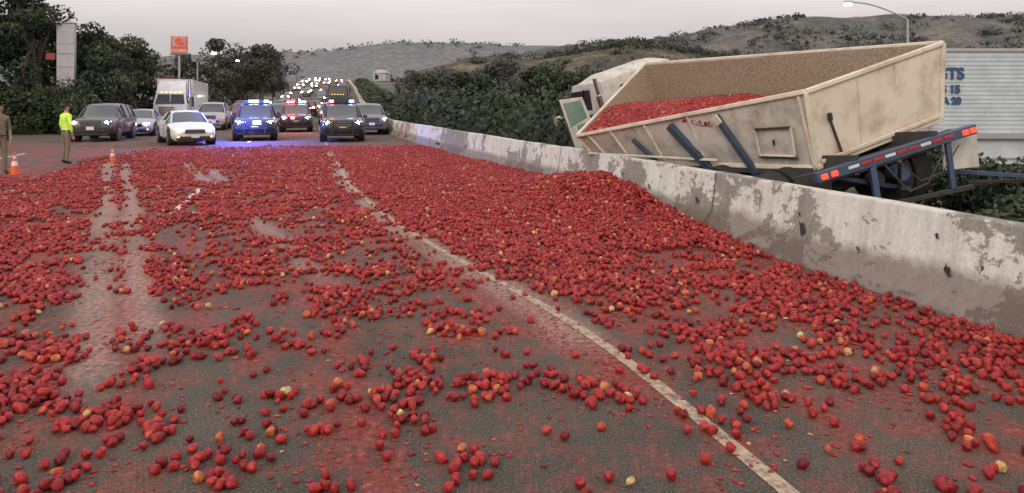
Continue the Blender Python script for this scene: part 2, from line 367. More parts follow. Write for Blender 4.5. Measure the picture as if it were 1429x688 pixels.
Pall=np.concatenate([P,P2,P3,PB]); cr=np.concatenate([crush,np.zeros(len(P2)+len(P3),bool),np.ones(len(PB),bool)])
scatter('tomatoes',Pall,cr,tiny=len(PB))
print('TOMATOES',len(Pall))
pulp_m=M('tomato_pulp',(.10,.010,.01),(.2,.025,.02),scale=20,rough=.5)
hy=np.arange(7.5,33,.15); hq=np.linspace(-.0,4.5,40); HA,HB=np.meshgrid(hy,hq,indexing='ij'); HX=xb(HA)-HB
fastmesh('tomato_pulp',np.stack([HX,HA,heapH(HX,HA)-.045],-1).reshape(-1,3),gridfaces(*HX.shape)[:,::-1],[pulp_m],smooth=True)

# ---------------------------------------------------------------- CARS
def car(name,loc,yaw,kind='sedan',paint=m_white,police=False,beam=m_head,bar='b',lamp=.075):
    b=MB(); mats=[paint,m_glass,m_black,m_tire,m_rim,beam,m_amber,m_plate,m_chrome,m_blue,m_red,m_headdim,m_white]
    if kind=='sedan':
        L=4.75;W=.92
        S=[(0,.34,.54,.60,.60,.5),(.08,.24,.60,.68,.76,.6),(.3,.2,.68,.77,.86,.68),(.8,.2,.78,.87,.91,.72),(1.3,.2,.88,.95,.92,.74),
           (2.0,.2,.93,1.38,.92,.60),(2.5,.2,.94,1.45,.92,.61),(3.1,.2,.95,1.44,.92,.60),(3.6,.2,.97,1.36,.92,.58),(4.2,.22,1.0,1.05,.90,.66),(4.6,.26,.96,1.02,.84,.62),(4.75,.4,.85,.92,.74,.55)]
        ws=(4,5);rs=(8,9);hz=.66;wr=.34;ax=(.92,3.78)
    elif kind=='suv':
        L=4.95;W=.98
        S=[(0,.42,.74,.86,.78,.62),(.08,.30,.84,.97,.88,.72),(.3,.27,.90,1.05,.95,.78),(.8,.27,.98,1.10,.98,.80),(1.25,.27,1.05,1.14,.98,.82),
           (1.95,.27,1.08,1.66,.98,.70),(2.4,.27,1.09,1.76,.98,.71),(3.4,.27,1.10,1.77,.98,.70),(4.4,.27,1.11,1.72,.97,.68),(4.75,.3,1.1,1.2,.94,.74),(4.95,.45,1.0,1.1,.88,.7)]
        ws=(4,5);rs=(8,9);hz=.88;wr=.38;ax=(.95,3.9)
    else:
        L=5.5;W=.98
        S=[(0,.45,.82,.98,.86,.74),(.06,.34,.9,1.06,.94,.80),(.3,.32,.98,1.12,.98,.83),(1.2,.32,1.08,1.18,.98,.85),
           (1.8,.32,1.12,1.74,.98,.70),(2.3,.32,1.13,1.85,.98,.72),(3.2,.32,1.13,1.84,.98,.71),(3.5,.32,1.13,1.2,.98,.9),(5.3,.34,1.12,1.18,.98,.92),(5.5,.45,1.05,1.12,.95,.9)]
        ws=(3,4);rs=(6,7);hz=.92;wr=.4;ax=(.95,4.3)
    rings=[]
    for (y,zb,zl,zt,w,wt) in S:
        cab=zt-zl>.25
        h=[(0,zb),(w*.82,zb),(w*.97,zb+.12),(w,(zb+zl)/2+.03),(w*.975,zl),(wt,zt-(.05 if cab else .015)),(wt*.8,zt),(0,zt+.025)]
        rings.append([(x,y-L/2,z) for x,z in h]+[(-x,y-L/2,z) for x,z in h[-2:0:-1]])
    n=14; o=len(b.v); b.v+=[p for r_ in rings for p in r_]
    for i in range(len(S)-1):
        c0=S[i][3]-S[i][2]>.25; c1=S[i+1][3]-S[i+1][2]>.25
        for j in range(n):
            jj=(j+1)%n; mi=0
            if j in(4,9) and (c0 or c1): mi=1
            if j in(5,6,7,8) and (c0!=c1): mi=1
            b.f.append((o+i*n+j,o+i*n+jj,o+(i+1)*n+jj,o+(i+1)*n+j)[::-1]); b.m.append(mi)
    b.f.append(tuple(o+j for j in range(n))); b.m.append(0)
    b.f.append(tuple(o+(len(S)-1)*n+j for j in range(n-1,-1,-1))); b.m.append(0)
    def P(i,j): x,y,z=rings[i][j]; return (x*1.004,y,z+.004)
    for a,c in ((ws[0],ws[1]),(rs[0],rs[1])):
        for j in (5,9): b.beam(P(a,j),P(c,j),.055,.05,0)
    mid=(ws[1]+rs[0])//2
    for k_ in range(ws[1],rs[0]+1):
        for j,jj in((4,5),(10,9)): b.beam(P(k_,j),P(k_,jj),.05,.07 if k_!=mid else .09,0 if k_!=mid else 2,up=(0,1,0))
    f=-L/2
    for s in(-1,1):
        for a in ax:
            y=f+a
            b.cyl((s*(W-.3),y,wr+.04),(s*(W+.012),y,wr+.04),wr+.07,mi=2,n=24)
            b.cyl((s*(W-.24),y,wr),(s*(W+.02),y,wr),wr,mi=3,n=24); b.cyl((s*(W-.1),y,wr),(s*(W+.028),y,wr),wr*.62,mi=4,n=20)
            b.cyl((s*(W-.1),y,wr),(s*(W+.034),y,wr),wr*.16,mi=2,n=10)
            for q in range(5):
                t=q*2*math.pi/5; b.beam((s*(W+.03),y,wr),(s*(W+.03),y+math.cos(t)*wr*.58,wr+math.sin(t)*wr*.58),.02,.05,4,up=(1,0,0))
        hw=S[1][4]-.05
        b.hexa([(s*(hw-.34),f+.00,hz-.07),(s*hw,f+.13,hz-.06),(s*hw,f+.35,hz-.04),(s*(hw-.34),f+.2,hz-.05)],
               [(s*(hw-.32),f+.04,hz+.05),(s*(hw+.01),f+.19,hz+.08),(s*(hw+.01),f+.42,hz+.09),(s*(hw-.32),f+.25,hz+.06)],11)
        b.cyl((s*(hw-.16),f+.1,hz),(s*(hw-.16),f-.005+.03,hz),lamp,mi=5,n=14)
        b.box((s*(hw-.12),f+.06,hz-.28),(.16,.06,.06),6)
        b.box((s*(W+.1),f+S[ws[0]][0]+.32,S[ws[0]][2]+.1),(.2,.12,.14),0)
        b.beam((s*W*1.003,f+S[ws[1]][0]+.1,.35),(s*W*1.003,f+S[ws[1]][0]+.1,.9),.012,.012,2,up=(0,1,0))
    gh=.16 if kind=='sedan' else .26
    b.box((0,f+.0,hz-.06),(.8,.07,gh),2); 
    for q in range(3): b.box((0,f-.037,hz-.06+(q-1)*gh*.32),(.78,.012,.014),8)
    b.box((0,f+.02,hz-.33),(1.2,.08,.13),2); b.box((0,f-.035,hz-.25),(.32,.02,.15),7)
    b.box((0,f+.10,S[0][1]-.05),(1.4,.15,.1),2)
    if police:
        zt=S[6][3]+.04; y=f+S[6][0]+.1
        b.box((0,y,zt),(1.25,.3,.05),2)
        cols={'b':[2,9,9,2,9],'r':[10,10,2,9,9],'n':[10,2,2,2,9]}[bar]
        for q,cq in enumerate(cols): b.box((-.48+.24*q,y,zt+.075),(.2,.24,.11),cq)
        b.beam((-.45,f-.09,.4),(-.45,f-.09,.95),.07,.06,2,up=(0,1,0)); b.beam((.45,f-.09,.4),(.45,f-.09,.95),.07,.06,2,up=(0,1,0)); b.beam((-.6,f-.09,.62),(.6,f-.09,.62),.05,.1,2)
        if bar=='b': b.box((.1,f-.06,hz+.0),(.34,.04,.16),9)
        if bar=='r': b.box((-.2,f-.06,hz),(.2,.04,.1),10)
        for s in(-1,1): b.box((s*(W+.004),0.1,.72),(.012,1.9,.62),12)
    return b.build(name,mats,loc=loc,rz=yaw,smooth=40)
def zz_(y): return float(zr(y))
car('sedan',(-14.5,33.4,0),.27+.30,'sedan',m_white)
car('suv',(-19.9,36.8,0),.27-.02,'suv',m_dark)
car('sedan',(-20.9,42.5,0),.3,'sedan',m_silver)
car('police_suv',(-12.75,37.5,0),.30,'suv',m_blackp,True,bar='b')
car('police_car',(-13.9,48.5,0),.27,'suv',m_blackp,True,bar='r')
car('police_suv',(-8.3,36.6,0),.25,'suv',m_blackp,True,bar='n')
car('suv',(-8.5,44.5,0),.27,'suv',m_grey)
car('pickup_truck',(-20.6,52,0),.27,'pickup',m_silver)
car('sedan',(-17.6,58,0),.27,'sedan',m_grey)
paints=[m_white,m_silver,m_dark,m_grey,m_redp,m_blackp]
kinds=['sedan','suv','pickup','suv','sedan']; nm={'sedan':'sedan','suv':'suv','pickup':'pickup_truck'}
ylist=[57,64,71,78,86,94,103,112,122,133,145,158,172,187,203,220,238,257,276]
for i,y in enumerate(ylist):
    for l,q in enumerate((3.4,7.2,10.9,14.4)):
        if l==0 and 72<y<104: continue
        if y<64 and l>1: continue
        if y>130 and (i+l)%3==0: continue
        k_=kinds[(i*2+l*3)%5]; yy=y+random.uniform(-3,3)
        car(nm[k_],(float(xb(yy))-q+random.uniform(-.3,.3),yy,zz_(yy)),.22,k_,random.choice(paints),lamp=.10+.0006*(y-58))
# ---------------------------------------------------------------- TRUCKS
def wheel(b,x0,x1,y,z,r,tm,rm):
    b.cyl((x0,y,z),(x1,y,z),r,mi=tm,n=24); s=1 if x1>x0 else -1
    b.cyl((x1-s*.02,y,z),(x1+s*.012,y,z),r*.58,mi=rm,n=18)
def semi(name,loc,yaw,paint=m_white,tl=13):
    b=MB(); mats=[paint,m_glass,m_black,m_tire,m_rim,m_head,m_amber,m_chrome]
    b.pr(-.85,.85,-.72,.72,0,.12,1.7,1.7,.75,1.65,0)
    b.pr(-1.2,1.2,-1.15,1.15,-.05,-.02,.25,.25,.35,.78,0)
    for s in(-1,1):
        b.pr(*( (s*.8,s*1.2,s*.8,s*1.12) if s>0 else (-1.2,-.8,-1.12,-.8)),.12,.3,1.6,1.5,.78,1.15,0)
        b.cyl((s*.98,.3,.98),(s*.98,.1,.98),.1,mi=5,n=14)
        wheel(b,s*.85,s*1.2,1.0,.5,.5,3,4)
        for y in(5.4,6.7): wheel(b,s*.6,s*1.24,y,.5,.5,3,4)
        b.beam((s*1.28,1.9,1.6),(s*1.5,1.8,1.6),.03,.03,2); b.box((s*1.5,1.8,1.9),(.16,.1,.7),2)
        b.cyl((s*1.1,3.6,1),(s*1.1,3.6,3.6),.08,mi=7,n=10)
    b.box((0,-.0,1.2),(1.0,.1,.78),7)
    for q in range(6): b.box((0,-.06,.9+q*.12),(.95,.03,.05),2)
    b.pr(-1.15,1.15,-1.1,1.1,1.6,1.7,3.9,3.9,.9,1.7,0)
    b.pr(-1.1,1.1,-.98,.98,1.68,2.15,3.9,3.9,1.7,2.5,0)
    b.pr(-.98,.98,-.86,.86,1.655,2.10,1.9,2.3,1.76,2.45,1)
    b.box((0,1.95,2.14),(.05,.4,.75),0)
    for s in(-1,1): b.box((s*1.05,2.75,2.05),(.12,.8,.6),1)
    b.pr(-1.0,1.0,-.9,.9,2.12,3.1,3.9,3.9,2.5,3.45,0)
    for q in range(5): b.box((-.6+.3*q,2.15,2.6),(.1,.08,.05),6)
    b.box((0,7.9,.95),(1.0,9.5,.3),2)
    b.box((0,4.3+tl/2,2.35),(2.5,tl,2.5),0)
    for s in(-1,1):
        for y in(3.9+tl-1,3.9+tl-2.3): wheel(b,s*.6,s*1.24,y,.5,.5,3,4)
    return b.build(name,mats,loc=loc,rz=yaw,smooth=30,bev=.03)
semi('semi_truck',(-24.1,52.5,0),.30)
semi('semi_truck',(-18.6,80,zz_(80)),.20,m_dark)

# ---------------------------------------------------------------- TOMATO HAULER (crashed)
tm_w=M('dirty_cream_paint',(.68,.61,.50),(.34,.24,.16),scale=2.4,rough=.7,lo=.46,hi=.82,bmp=.2)
tm_w2=M('side_panel_paint',(.58,.55,.49),(.25,.20,.16),scale=2.8,rough=.65,lo=.45,hi=.76,bmp=.15)
tm_in,nt,b=newmat('inner_wall_rust'); n=noise_node(nt,38,5,.8)
r=ramp(nt,n.outputs['Fac'],[(.35,(.13,.085,.058)),(.55,(.34,.265,.185)),(.72,(.48,.41,.31))]); nt.links.new(r.outputs[0],b.inputs['Base Color']); b.inputs['Roughness'].default_value=.8; bump(nt,b,n.outputs['Fac'],.4)
m_bluep=M('blue_frame_paint',(.025,.055,.10),(.05,.07,.10),scale=6,rough=.5)
m_rblue=M('blue_bumper_paint',(.035,.075,.17),(.07,.08,.12),scale=7,rough=.5)
m_tail=E('tail_lamp',(1,.05,.02),2.2); m_redt=M('red_reflective',(.5,.03,.02),rough=.4); m_wht=M('white_reflective',(.7,.7,.68),rough=.4)
m_grease=M('chassis_grime',(.03,.028,.026),(.06,.05,.045),scale=6,rough=.8)
m_flap=M('mud_flap',(.62,.6,.54),(.45,.42,.36),scale=4,rough=.6)
m_green=M('door_green_glass',(.12,.22,.17),(.2,.3,.25),scale=2,rough=.15)
truck=bpy.data.objects.new('tomato_hauler_truck',None); scene.collection.objects.link(truck); truck.location=(4,12,0)
bpy.context.view_layer.update()
def tb(b,name,mats,**k):
    o=b.build(name,mats,**k); o.parent=truck; o.matrix_parent_inverse=Matrix.Translation((-4,-12,0)); return o
V3=Vector
RR=V3((6.30,11.0,2.64)); LR=V3((3.90,10.0,1.91)); LF=V3((1.28,14.8,1.12)); RF=V3((2.86,16.1,2.60))
LRb=V3((4.12,10.2,.88)); RRb=V3((6.30,11.05,1.53)); LFb=V3((1.72,14.9,.62)); RFb=V3((3.3,16.0,1.1))
def bl(a,b_,c,d,s,t): return (a*(1-s)+b_*s)*(1-t)+(d*(1-s)+c*s)*t
def panel(b,a,b_,c,d,th,mi,mi2=None,nu=12,nv=5,dent=.02,seed=0):
    nrm=(b_-a).cross(d-a).normalized()
    out=[];inn=[]
    for i in range(nu+1):
        for j in range(nv+1):
            s=i/nu;t=j/nv; p=bl(a,b_,c,d,s,t); w=math.sin(math.pi*s)*math.sin(math.pi*t)
            dn_=(float(fbm(s*4,t*2,1.0,seed))-.5)*dent*2*(max(w,0)**.5)
            out.append(p+nrm*dn_); inn.append(p+nrm*(dn_-th))
    n=nv+1
    F=[(i*n+j,(i+1)*n+j,(i+1)*n+j+1,i*n+j+1) for i in range(nu) for j in range(nv)]
    b.add(out,F,mi); b.add(inn,[f[::-1] for f in F],mi if mi2 is None else mi2)
cen=(RR+LR+LF+RF+LRb+RRb+LFb+RFb)/8
def opanel(b,a,b_,c,d,th,mi,mi2,**k):
    nrm=(b_-a).cross(d-a).normalized()
    if nrm.dot(((a+b_+c+d)/4)-cen)<0: a,b_,c,d=b_,a,d,c
    panel(b,a,b_,c,d,th,mi,mi2,**k)
b=MB()
opanel(b,LR,LF,LFb,LRb,.04,1,2,seed=3,dent=.08)
opanel(b,LR,RR,RRb,LRb,.04,0,2,seed=4,dent=.06)
opanel(b,RR,RF,RFb,RRb,.04,0,2,seed=5,dent=.06)
opanel(b,LF,RF,RFb,LFb,.04,0,2,seed=6,dent=.03)
opanel(b,LRb,RRb,RFb,LFb,.04,0,2,seed=7,dent=.01)
tb(b,'hopper_walls',[tm_w,tm_w2,tm_in],smooth=40)
b=MB()
for p,q_,w in((LR,LF,.07),(LR,RR,.07),(RR,RF,.075),(LF,RF,.07)): b.beam(p,q_,w,w,0)
for p,q_,w in((LRb,RRb,.07),(LRb,LFb,.07),(RRb,RFb,.08)): b.beam(p,q_,w,w,0)
b.beam(LR,LRb,.06,.06,0,up=(1,0,0)); b.beam(RR,RRb,.07,.07,0,up=(1,0,0)); b.beam(LF,LFb,.07,.07,0,up=(1,0,0)); b.beam(RF,RFb,.07,.07,0,up=(1,0,0))
tb(b,'top_rail_frame',[tm_w],smooth=30,bev=.015)
b=MB()
sn=(LF-LR).cross(LRb-LR).normalized()
if sn.dot(LR-cen)<0: sn=-sn
S_=lambda s,t,o=0.06: bl(LR,LF,LFb,LRb,s,t)+sn*o
b.beam(S_(.30,.10),S_(.20,1.12),.10,.07,0,up=sn); b.beam(S_(.50,.14),S_(.36,1.25),.14,.08,0,up=sn)
b.beam(S_(.30,.10,.10),S_(.285,.25,.10),.13,.03,3,up=sn)
b.beam(S_(.70,.35),S_(.58,1.3),.07,.06,0,up=sn)
for s in(.02,.42,.62,.8,.93): b.beam(S_(s,.04,.02),S_(s-.02,.97,.02),.04,.04,3,up=sn)
b.beam(S_(0.0,1.05,.0),S_(1.0,1.15,-.05),.12,.10,2)
b.beam(S_(.34,.88,.08),S_(.98,.62,.12),.04,.04,3)
A=S_(.05,.42,.05);B_=S_(.17,.40,.05);C_=S_(.17,.80,.05);D_=S_(.05,.82,.05)
panel(b,A,B_,C_,D_,.03,1,nu=3,nv=2,dent=0)
for p,q_ in((A,B_),(B_,C_),(C_,D_),(D_,A)): b.beam(p+sn*.02,q_+sn*.02,.03,.035,2 if p==A else 3,up=sn)
b.beam((A+B_)/2*.6+(C_+D_)/2*.4+sn*.04,(A+B_)/2*.4+(C_+D_)/2*.6+sn*.04,.03,.03,2,up=sn)
b.beam(S_(.045,.86,.04),S_(.18,.84,.04),.02,.03,2,up=sn)
tb(b,'side_struts_and_hatch',[m_bluep,tm_w2,m_grease,tm_w],smooth=30,bev=.008)
b=MB(); rn=(RR-LR).cross(LRb-LR).normalized()
if rn.dot(LR-cen)<0: rn=-rn
Rr=lambda s,t,o=.03: bl(LR,RR,RRb,LRb,s,t)+rn*o
b.beam(Rr(.13,.46),Rr(.19,.95),.03,.03,0,up=rn); b.beam(Rr(.13,.36),Rr(.13,.46),.05,.05,0,up=rn)
b.beam(Rr(.03,.93,.05),Rr(.97,.93,.05),.05,.04,1,up=rn)
for s in(.35,.62): b.beam(Rr(s,.06,.012),Rr(s,.95,.012),.012,.02,1,up=rn)
tb(b,'rear_latch',[m_grease,tm_w],smooth=0,bev=.006)
b=MB()
ax=(RRb-LRb).normalized(); ln=(LFb-LRb).normalized(); dn_=V3((0,0,-1))
c0=LRb.lerp(RRb,.5); c1=LFb.lerp(RFb,.5)
b.hexa([c0-ax*.55+dn_*.55+ln*1.2,c0+ax*.55+dn_*.55+ln*1.2,c1+ax*.5+dn_*.4-ln*1,c1-ax*.5+dn_*.4-ln*1],[LRb+ln*.3,RRb+ln*.3,RFb,LFb],0)
BL=V3((3.88,9.62,.80)); BR=V3((6.32,10.3,1.41)); bx=(BR-BL).normalized()
for s in(.25,.75):
    p=BL.lerp(BR,s); b.beam(p,p+ln*6.0+V3((0,0,-.1)),.10,.26,0)
b.beam(BL,BR,.10,.13,1)
b.beam(BL+V3((0,.5,-.12)),BR+V3((0,.5,-.12)),.08,.2,0)
rn2=V3((bx.y,-bx.x,0)).normalized()
for i in range(9):
    s=.18+.075*i; p=BL.lerp(BR,s)+rn2*.055+V3((0,0,.01)); b.beam(p,p+bx*.17,.012,.04,3 if i%3 else 4)
for s0 in(.02,.08,.905,.955):
    p=BL.lerp(BR,s0)+rn2*.06; b.beam(p,p+bx*.085,.03,.065,5)
b.beam(V3((4.70,9.84,.98)),V3((4.80,9.84,.36)),.08,.07,1,up=(0,1,0)); b.beam(V3((5.9,10.2,1.25)),V3((5.98,10.2,.6)),.07,.06,1,up=(0,1,0))
b.beam(V3((4.6,9.84,.36)),V3((6.3,10.3,.62)),.06,.06,0)
b.hexa([V3((6.02,10.5,.82)),V3((6.60,10.62,.86)),V3((6.60,10.64,.86)),V3((6.02,10.52,.82))],[V3((5.98,10.45,1.30)),V3((6.52,10.57,1.42)),V3((6.52,10.59,1.42)),V3((5.98,10.47,1.30))],6)
b.hexa([V3((3.75,9.95,.42)),V3((4.3,10.08,.5)),V3((4.3,10.1,.5)),V3((3.75,9.97,.42))],[V3((3.72,9.9,.78)),V3((4.25,10.03,.88)),V3((4.25,10.05,.88)),V3((3.72,9.92,.78))],0)
b.beam(V3((4.4,10.3,.75)),V3((5.6,10.6,.55)),.06,.06,1); b.beam(V3((5.1,9.9,1.0)),V3((5.5,10.7,.4)),.05,.05,0)
b.cyl(V3((5.0,10.3,.72)),V3((5.0,10.6,.72)),.11,mi=0); b.cyl(V3((5.35,10.3,.8)),V3((5.35,10.6,.8)),.11,mi=1)
b.tube([V3((4.9,9.9,.95)),V3((5.2,9.85,.6)),V3((5.5,9.95,.7)),V3((5.8,10.1,1.1))],[.015]*4,0,6)
b.tube([V3((5.0,9.7,1.0)),V3((5.3,9.75,.75)),V3((5.7,9.95,.85)),V3((6.0,10.1,1.2))],[.010]*4,0,6)
b.beam(V3((6.1,10.7,.80)),V3((7.9,11.2,.66)),.06,.06,1); b.beam(V3((6.6,10.9,.62)),V3((7.9,11.3,.60)),.045,.045,0)
for yo in(.95,2.25):
    base=BL.lerp(BR,.5)+ln*yo+V3((0,0,-.5)); b.cyl(base-bx*.9,base+bx*.9,.07,mi=0)
    for s in(-1,1):
        for o_ in(.62,.95):
            p=base+bx*(s*o_); q_=p+bx*(s*.27); b.cyl(p,q_,.49,.49,7,28); b.cyl(q_-bx*(s*.03),q_+bx*(s*.01),.27,.25,8,20)
tb(b,'chassis_and_wheels',[m_grease,m_rblue,m_bluep,m_redt,m_wht,m_tail,m_flap,m_tire,m_rim],smooth=30,bev=.006)
# cab
b=MB(); hd=V3((-.42,.9,-.06)).normalized(); sd=V3((.88,.42,.30)).normalized(); upv=sd.cross(hd).normalized()
O=V3((2.45,17.1,.95))
def C(x,y,z): return O+sd*x+hd*y+upv*z
def cb(x0,x1,y0,y1,z0,z1,mi,xt0=None,xt1=None,yt0=None,yt1=None):
    xt0=x0 if xt0 is None else xt0; xt1=x1 if xt1 is None else xt1; yt0=y0 if yt0 is None else yt0; yt1=y1 if yt1 is None else yt1
    b.hexa([C(x0,y0,z0),C(x1,y0,z0),C(x1,y1,z0),C(x0,y1,z0)],[C(xt0,yt0,z1),C(xt1,yt0,z1),C(xt1,yt1,z1),C(xt0,yt1,z1)],mi)
cb(0,2.2,.2,1.9,-.5,.65,0); cb(0,2.2,.2,1.9,.65,1.35,0,.1,2.1,.25,1.6)
cb(.55,1.65,.17,.22,.8,1.15,1)
cb(-.012,.02,.75,1.7,-.3,.62,2); cb(.01,.09,.8,1.6,.72,1.22,1)
cb(.3,1.9,1.9,3.6,-.5,.55,0,.35,1.85,1.9,3.5); cb(-.1,2.3,2.6,3.9,-.7,-.1,0)
cb(.1,2.1,.3,1.4,1.35,1.5,0,.4,1.8,.6,1.1)
for x in(.1,2.15): 
    p=C(x,3.1,-.75); q_=C(x-.3 if x<1 else x+.3,3.1,-.75); b.cyl(p,q_,.5,.5,3,24)
b.cyl(C(-.15,.05,-.3),C(-.15,.05,1.1),.09,mi=4); b.cyl(C(-.12,.1,1.1),C(-.12,.1,1.5),.06,mi=4)
b.beam(C(-.02,1.5,1.2),C(-.35,1.2,1.1),.025,.025,2); b.beam(C(-.35,1.2,.7),C(-.35,1.2,1.2),.12,.2,2,up=hd)
b.beam(C(-.02,.9,1.25),C(-.02,1.6,.65),.03,.03,2); b.box(C(-.3,.7,.2),(.35,.25,.5),2)
tb(b,'cab',[tm_w2,m_glass,m_black,m_tire,m_chrome],smooth=30,bev=.03)
b=MB()
dA,dB,dC,dD=V3((1.0,16.1,1.83)),V3((1.52,16.3,1.90)),V3((1.85,16.4,1.1)),V3((1.42,16.2,.62))
def dp(s,t): return bl(dA,dB,dC,dD,s,t)
for s0,s1,t0,t1,mi in((0,.12,0,1,0),(.88,1,0,1,0),(.12,.88,0,.08,0),(.12,.88,.52,1,0),(.12,.88,.08,.52,1)):
    p=[dp(s0,t1),dp(s1,t1),dp(s1,t0),dp(s0,t0)]; off=V3((0,.06 if mi==0 else .02,0)); pp=[x+off for x in p]; b.hexa(p,pp,mi)
b.beam(dp(.2,.72)+V3((0,-.02,0)),dp(.8,.76)+V3((0,-.02,0)),.03,.04,2)
b.beam(dp(-.02,0),dp(-.02,1),.03,.03,2,up=(0,1,0)); b.beam(dp(.5,.55)+V3((0,-.02,0)),dp(.5,.95)+V3((0,-.02,0)),.22,.02,3,up=(0,1,0))
tb(b,'open_door',[m_flap,m_green,m_black,m_green],smooth=0,bev=.01)
P=[];ns,ntt=70,50;sv=[]
def loadpt(s,t):
    L_=LR.lerp(LF,1-s); R_=RR.lerp(RF,1-s); p=L_.lerp(R_,t); W=2.4
    z=L_.z+.02+t*W*.26*(1-.35*s/.6)+.26*math.sin(math.pi*min(1,t*1.2))*(1-s/.7)-1.08*max(0,(s-.40))**1.15-.02*t
    z+=.06*(float(vnoise(p.x,p.y,3,8))-.5)
    return V3((p.x,p.y,min(z,p.z-.05)))
for i in range(ns):
    for j in range(ntt): sv.append(loadpt(.02+i/ns*.66,.02+j/ntt*.96)+V3((0,0,-.03)))
fastmesh('tomato_pulp',[tuple(v) for v in sv],gridfaces(ns,ntt),[pulp_m],smooth=True)
for i in range(11000):
    s=.015+random.random()*.65; t=.02+random.random()*.96; p=loadpt(s,t); P.append((p.x,p.y,p.z+random.uniform(-.012,.025)))
scatter('tomato_load',np.array(P))

# ---------------------------------------------------------------- WHITE SEMI TRAILER on the right
st=bpy.data.objects.new('semi_trailer',None); scene.collection.objects.link(st)
m_cor=M('white_corrugated',(.52,.57,.60),(.40,.45,.48),scale=1.5,rough=.45)
m_btxt=M('blue_lettering',(.03,.08,.2),rough=.5)
b=MB(); x0,x1,y0,y1,z0,z1=13.3,27.5,24.,26.5,.72,3.5
b.box(((x0+x1)/2,(y0+y1)/2,(z0+z1)/2),(x1-x0,y1-y0,z1-z0),0)
z=z0+.12
while z<z1-.1: b.box(((x0+x1)/2,y0-.008,z),(x1-x0-.2,.02,.045),0); z+=.135
for x in(x0+.05,x1-.05): b.box((x,y0-.02,(z0+z1)/2),(.1,.06,z1-z0),1)
b.box(((x0+x1)/2,y0-.03,z1-.03),(x1-x0,.08,.1),1); b.box(((x0+x1)/2,y0-.03,z0),(x1-x0,.08,.16),1)
b.box(((x0+x1)/2,y0+1.2,z0-.2),(x1-x0-1,1.0,.25),2)
b.box((19.5,y0+.15,.22),(9.5,.05,.8),0); b.box((19.5,y0+.11,.0),(9.5,.05,.06),1)
for x in(25.4,26.6):
    for y in(y0+.05,y1-.35): b.cyl((x,y,.2),(x,y+.3,.2),.5,mi=3,n=24); b.cyl((x,y-.01,.2),(x,y,.2),.28,mi=4,n=20)
b.build('trailer_body',[m_cor,m_silver,m_grease,m_tire,m_rim],smooth=30,parent=st)
def text(body,loc,size,m,parent,rot=(R(90),0,0)):
    c=bpy.data.curves.new('lettering','FONT'); c.body=body; c.size=size; c.extrude=.006; c.offset=.02; c.materials.append(m)
    o=bpy.data.objects.new('lettering',c); scene.collection.objects.link(o); o.location=loc; o.rotation_euler=rot; o.parent=parent; return o
text('GTS',(13.5,y0-.05,2.55),.5,m_btxt,st); text('75 15',(13.5,y0-.05,2.1),.34,m_btxt,st); text('CA 20',(13.5,y0-.05,1.75),.3,m_btxt,st)

# ---------------------------------------------------------------- VEGETATION
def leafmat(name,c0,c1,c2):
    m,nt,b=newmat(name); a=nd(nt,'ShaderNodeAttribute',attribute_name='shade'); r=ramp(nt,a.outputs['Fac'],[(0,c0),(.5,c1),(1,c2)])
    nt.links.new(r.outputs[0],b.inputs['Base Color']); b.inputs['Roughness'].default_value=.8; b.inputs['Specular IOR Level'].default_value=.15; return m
lf1=leafmat('tree_leaves',(.024,.036,.020),(.054,.072,.038),(.10,.118,.066))
lf2=leafmat('oleander_leaves',(.022,.032,.020),(.048,.064,.039),(.088,.104,.070))
lf3=leafmat('hazy_leaves',(.058,.064,.056),(.085,.090,.078),(.12,.122,.105))  # distance haze painted in as paler, greyer leaf colours
bark=M('bark',(.09,.07,.05),(.05,.04,.03),scale=6,rough=.9)
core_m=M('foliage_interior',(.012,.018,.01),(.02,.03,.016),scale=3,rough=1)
def leafgeo(Cn,size,shade):
    n=len(Cn); a=rng.normal(size=(n,3)); a/=np.linalg.norm(a,axis=1)[:,None]; t=rng.normal(size=(n,3)); b=np.cross(a,t); b/=np.linalg.norm(b,axis=1)[:,None]
    sz=(np.asarray(size)*rng.uniform(.6,1.3,n))[:,None]; a=a*sz*.55; b=b*sz*.32
    V=np.stack([Cn-a,Cn+b,Cn+a,Cn-b],1).reshape(-1,3); F=np.arange(4*n).reshape(n,4); return V,F,np.repeat(shade,4)
def blobleaves(centers,radii,per,size,flat=.75):
    C_=[];S_2=[]
    for c,r_ in zip(centers,radii):
        n=int(per); d=rng.normal(size=(n,3)); d/=np.linalg.norm(d,axis=1)[:,None]; rad=r_*rng.uniform(.45,1.08,n)**.6
        p=np.array(c)+d*rad[:,None]*np.array([1,1,flat]); C_.append(p)
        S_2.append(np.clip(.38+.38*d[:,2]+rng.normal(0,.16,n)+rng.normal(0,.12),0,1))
    C_=np.concatenate(C_); return leafgeo(C_,np.full(len(C_),size),np.concatenate(S_2))
